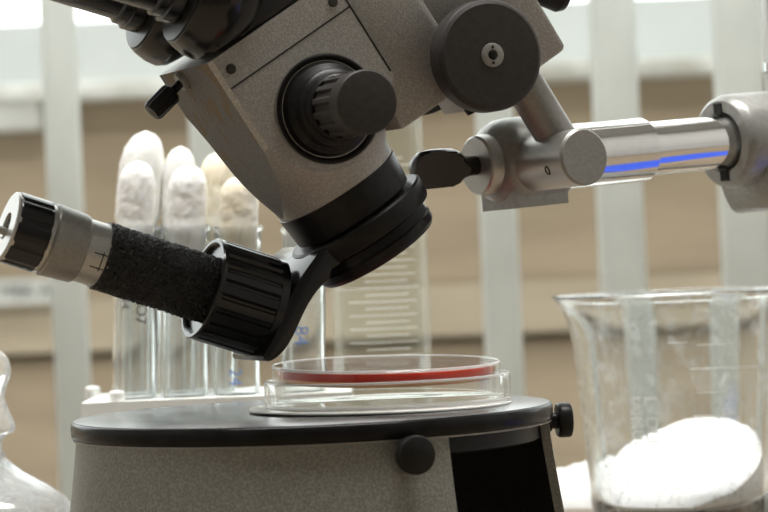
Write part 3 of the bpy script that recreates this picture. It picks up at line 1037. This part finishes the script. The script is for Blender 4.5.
for (x, y, r, top, br, px) in spots:
    zb = TABLE + .0085
    ztop = at(px, 226, y).z
    t = empty('test_tube', Vector((x, y, zb)))
    tag(t, LB[px], 'test tube', 'cotton plugged test tubes in the white rack')
    th = .0011
    pr = []
    for k in range(9):                        # rounded foot
        a = PI / 2 * k / 8
        pr.append((r * math.sin(a), zb + r - r * math.cos(a)))
    pr += [(r, ztop - .003), (r + .0007, ztop - .0022), (r + .0009, ztop - .001), (r + .0006, ztop), (r - th, ztop)]
    for k in range(9):
        a = PI / 2 * (1 - k / 8)
        pr.append(((r - th) * math.sin(a), zb + r - (r - th) * math.cos(a)))
    pr[0] = (0, zb)
    skew(MB().lathe(pr, Vector((x, y, 0)), EZ, 56)).build('glass_tube', M['tube_glass'], t, sharp=40)
    # cotton plug: hangs inside and domes out on top
    zt = at(px, top, y).z
    ri = r - th - .0003
    lean = .0035 * (1 if px in (136,) else .2)
    cp_ = []
    z0 = ztop - .030
    R1 = r * {136: 1.08, 180: .98, 214: .9}.get(px, .86)
    cp_ += [(0, z0), (ri * .6, z0 + .001), (ri * .93, z0 + .004), (ri, z0 + .009), (ri, ztop - .0005)]
    Hd = zt - ztop
    for k in range(1, 24):
        s = k / 23
        if s < .55:
            rr = R1 * (.97 + .02 * math.sin(s * 5))
        else:
            u_ = (s - .55) / .45
            rr = R1 * .98 * math.sqrt(max(0, 1 - u_ ** 2.3))
        cp_.append((rr, ztop + .0008 + (Hd - .0008) * s))
    cp_[-1] = (0, zt)
    jit = lambda p, k, rr, t_: (rr + (.00035 * mnoise.noise(Vector((math.cos(p) * 3 + x * 900, math.sin(p) * 3, t_ * 260))) + .0004 * mnoise.noise(Vector((math.cos(p) * 9 + x * 900, math.sin(p) * 9, t_ * 900)))) * (1 if t_ > ztop else 0)) if rr > 1e-6 else rr
    cpl = MB().lathe(cp_, Vector((x, y, 0)), EZ, 64, rfun=jit)
    for v in cpl.v:
        if v.z > ztop:
            v.x += lean * ((v.z - ztop) / Hd) ** 1.5
    skew(cpl).build('cotton_plug', M['cotton_brown' if br else 'cotton'], t, sharp=80)
    for word, mk_, dx, py, sz in MARKS.get(px, []):
        tv, tf = text2d(word, sz)
        zc = at(px, py, y).z
        a0 = math.asin(max(-.8, min(.8, dx * y / F / r)))
        # written downwards along the tube
        vv = []
        for v in tv:
            a = a0 + v.y / r
            vv.append(Vector((x + (r + .00015) * math.sin(a), y - (r + .00015) * math.cos(a), zc - v.x)))
        skew(MB().add(vv, tf)).build('marker_writing', M[mk_], t, smooth=False)

# ------------------------------------------------------------------ measuring cylinder
YG = 1.345
gc = at(382, 330, YG)
gr_ = 48.5 * YG / F
gy = empty('measuring_cylinder', Vector((gc.x, YG, TABLE)))
tag(gy, 'tall clear glass measuring cylinder with white graduation lines behind the petri dish', 'measuring cylinder')
gt = at(384, 60, YG).z
gp = [(0, TABLE + .012), (gr_ - .004, TABLE + .012), (gr_, TABLE + .018), (gr_, gt), (gr_ - .0022, gt), (gr_ - .0022, TABLE + .020), (gr_ - .006, TABLE + .016), (0, TABLE + .016)]
MB().lathe(gp, Vector((gc.x, YG, 0)), EZ, 96).build('glass_wall', M['cylinder_glass'], gy, sharp=35)
MB().lathe([(0, 0), (gr_ + .012, 0), (gr_ + .014, .002), (gr_ + .013, .005), (gr_ * .6, .011), (gr_ * .55, .0118), (0, .0118)], Vector((gc.x, YG, TABLE)), EZ, 96).build('foot', M['glass'], gy)
ys = [(160 + 6.7 * k) for k in range(32)]
for k, y in enumerate(ys):
    z = at(384, y, YG).z
    kind = k % 10
    a0, a1 = (-62, 50) if kind == 9 else ((-40, 46) if k % 2 else (-18, 34))
    pts = []
    for j in range(15):
        a = math.radians(a0 + (a1 - a0) * j / 14)
        pts.append(Vector((gc.x + (gr_ + .0001) * math.sin(a), YG - (gr_ + .0001) * math.cos(a), z)))
    MB().tube(pts, .00018, 6).build('graduation_line', M['white_mark'], gy)

# ------------------------------------------------------------------ beaker with powder
YBK = 1.285
bc = at(678, 400, YBK)
bk = empty('glass_beaker', Vector((bc.x, YBK, TABLE)))
tag(bk, 'large clear glass beaker with pouring lip, white splashes and printed lines', 'beaker')
zrim = at(650, 292, YBK).z
zb = TABLE + .0004
Hk = zrim - zb


def rbk(z):                                   # outer radius, wider towards the rim
    return .0424 + .0084 * (z - zb) / Hk


SP = PI                                       # pouring lip towards -x


def lipf(p, k, r, t):
    s = max(0, (t - (zrim - .026)) / .026)
    d = abs((p - SP + PI) % (2 * PI) - PI)
    g = math.exp(-(d / .33) ** 2)
    return r + .0070 * s ** 2.2 * g


rings_o = [(.0, zb), (.030, zb), (.0372, zb + .0008), (rbk(zb + .005) - .0006, zb + .0038), (rbk(zb + .009), zb + .009)]
for k in range(1, 26):
    z = zb + .009 + (Hk - .009 - .0022) * k / 25
    fl = max(0, (z - (zrim - .006)) / .006)
    rings_o.append((rbk(z) + .0006 * fl ** 2, z))
ro = rings_o[-1][0]
rings_o += [(ro + .0004, zrim - .0018), (ro + .0008, zrim - .0010), (ro + .0004, zrim - .0003), (ro - .0008, zrim), (ro - .0022, zrim - .0003), (ro - .0028, zrim - .0011)]
TH = .0026
rings_i = [(r - TH, z) for r, z in rings_o[5:30][::-1]]
rings_i = rings_i[1:] + [(rbk(zb + .009) - TH - .0005, zb + .0085), (.0355, zb + .0050), (.030, zb + .0042), (0, zb + .0042)]
MB().lathe(rings_o + rings_i, Vector((bc.x, YBK, 0)), EZ, 144, rfun=lipf, u=EX).build('beaker_wall', M['beaker_glass'], bk, sharp=50)


def bkpt(px, py, off=.00012):
    """front of the beaker's wall where a sight line meets it"""
    d = ray(px, py)
    lo_, hi_ = YBK - .06, YBK
    p = at(px, py, YBK - .04)
    for _ in range(12):
        r = rbk(p.z) + off
        dx = p.x - bc.x
        Yn = YBK - math.sqrt(max(1e-9, r * r - dx * dx)) if abs(dx) < r else YBK
        p = at(px, py, Yn)
    return p


def bkline(x0, x1, y, n=12, r=.00022):
    MB().tube([bkpt(x0 + (x1 - x0) * k / (n - 1), y - (x1 - x0) * k / (n - 1) * .035) for k in range(n)], r, 6).build('graduation_line', M['white_mark'], bk)


for x0, x1, y in ((690, 757, 369), (697, 725, 393), (694, 735, 416), (668, 688, 343), (697, 725, 345)):
    bkline(x0, x1, y, r=.00028 if x1 > 740 else .0002)
for word, px, py, sz in (('L  DU', 651, 420, .0088), ('IAINUI', 636, 421, .0078)):
    tv, tf = text2d(word, sz)
    vv = []
    for v in tv:
        p = bkpt(px, py)
        a = math.atan2(p.x - bc.x, YBK - p.y) + v.y / rbk(p.z)
        z = p.z - v.x
        r = rbk(z) + .00015
        vv.append(Vector((bc.x + r * math.sin(a), YBK - r * math.cos(a), z)))
    MB().add(vv, tf).build('printed_mark', M['white_mark'], bk, smooth=False)

# powder banked up against the back right of the beaker
pw = MB()
vs, fs = [], []
nr_, na = 26, 72
zf = zb + .0058


def ph_(x, y):                                # height over the floor of the beaker
    h = .020 + .46 * y + .26 * x + .0022 * mnoise.noise(Vector((x * 60, y * 60, 2))) + .0009 * mnoise.noise(Vector((x * 240, y * 240, 5)))
    return max(.003, h)


for k in range(nr_ + 1):
    for i in range(na):
        a = 2 * PI * i / na
        q = k / nr_
        x, y = math.cos(a) * q, math.sin(a) * q
        R = .0372
        h = ph_(x * .037, y * .037)
        for _ in range(3):
            R = min(.0372 + .0012 * min(1, h / .006), rbk(zf + h) - TH - .0011)
            h = ph_(x * R, y * R)
        if k == nr_:
            h *= .985
        vs.append(Vector((bc.x + x * R, YBK + y * R, zf + h)))
for k in range(nr_):
    for i in range(na):
        j = (i + 1) % na
        fs.append([k * na + i, k * na + j, (k + 1) * na + j, (k + 1) * na + i])
base0 = len(vs)
top_ring = [nr_ * na + i for i in range(na)]
prev = top_ring
for lv in (.6, .25, .0):
    cur = []
    for i in range(na):
        a = 2 * PI * i / na
        h = (vs[top_ring[i]].z - zf) * lv
        R = min(rbk(zf + h) - TH - .0011, .0358 + .0028 * min(1, h / .005)) if lv > 0 else .030
        cur.append(len(vs))
        vs.append(Vector((bc.x + math.cos(a) * R, YBK + math.sin(a) * R, zf + h)))
    for i in range(na):
        j = (i + 1) % na
        fs.append([prev[i], prev[j], cur[j], cur[i]])
    prev = cur
fs.append(prev[::-1])
pw.add(vs, fs)
po = pw.build('white_powder', M['powder'], sharp=60)
tag(po, 'white powder banked up against the back of the glass beaker', 'powder', kind='stuff')

# white cloth lying behind the beaker
cc = at(640, 512, 1.375)
cl2 = MB()
vs, fs = [], []
for k in range(25):
    q = k / 24
    for i in range(64):
        a = 2 * PI * i / 64
        x, y = math.cos(a) * q * .062, math.sin(a) * q * .040
        h = .022 * (1 - q ** 2.6) ** .8 if q < 1 else 0
        h *= 1 + .18 * mnoise.noise(Vector((x * 45, y * 45, 1))) + .12 * mnoise.noise(Vector((x * 130, y * 130, 4)))
        vs.append(Vector((cc.x + x, 1.388 + y, TABLE + .0005 + max(0, h))))
for k in range(24):
    for i in range(64):
        j = (i + 1) % 64
        fs.append([k * 64 + i, k * 64 + j, (k + 1) * 64 + j, (k + 1) * 64 + i])
fs.append([24 * 64 + i for i in range(64)][::-1])
cl2.add(vs, fs)
tag(cl2.build('white_cloth', M['cloth'], sharp=70), 'rounded white cloth bundle lying behind the beaker beside the stage', 'cloth')

# ------------------------------------------------------------------ stoppered bottle at the left
YS = 1.17
sc0 = at(-17, 440, YS)
k_ = YS / F
bo_ = empty('stoppered_bottle', Vector((sc0.x, YS, TABLE)))
tag(bo_, 'clear glass bottle with sloping shoulders and glass stopper at the left edge', 'bottle')
zq = lambda y: at(0, y, YS).z
rq = lambda x: (x + 17) * k_
op_ = [(0, TABLE), (rq(66), TABLE), (rq(70), TABLE + .003), (rq(71), zq(525)), (rq(69), zq(510)), (rq(64), zq(501)), (rq(46), zq(487)), (rq(21), zq(472)), (rq(6), zq(459)), (rq(2), zq(450)), (rq(2), zq(440)), (rq(6), zq(437)), (rq(7), zq(434))]
ip_ = [(rq(-5), zq(434)), (rq(-5), zq(455)), (rq(0), zq(464)), (rq(18), zq(477)), (rq(42), zq(491)), (rq(59), zq(503)), (rq(64), zq(512)), (rq(65), TABLE + .006), (0, TABLE + .005)]
MB().lathe(op_ + ip_, Vector((sc0.x, YS, 0)), EZ, 80).build('bottle_wall', M['bottle_glass'], bo_, sharp=45)
sp_ = [(0, zq(452)), (rq(-6.5), zq(452)), (rq(-5.8), zq(433.5)), (rq(13), zq(433)), (rq(16), zq(429)), (rq(15), zq(422)), (rq(9), zq(408)), (rq(6), zq(397)), (rq(8), zq(389)), (rq(12), zq(380)), (rq(14), zq(370)), (rq(12), zq(360)), (rq(6), zq(352)), (rq(-4), zq(347)), (0, zq(345))]
MB().lathe(sp_, Vector((sc0.x, YS, 0)), EZ, 64).build('glass_stopper', M['bottle_glass'], bo_, sharp=50)

# blue folder added out of view, for the blue streak in the chrome
fo = MB().box(Vector((.35, 1.10, TABLE + .0022)), EX * .11, EY * .04, EZ * .002).build('reflector_folder', M['blue'], bevel=.0005)
tag(fo, 'unseen blue folder added on the bench for its streak in the chrome boom', 'folder')
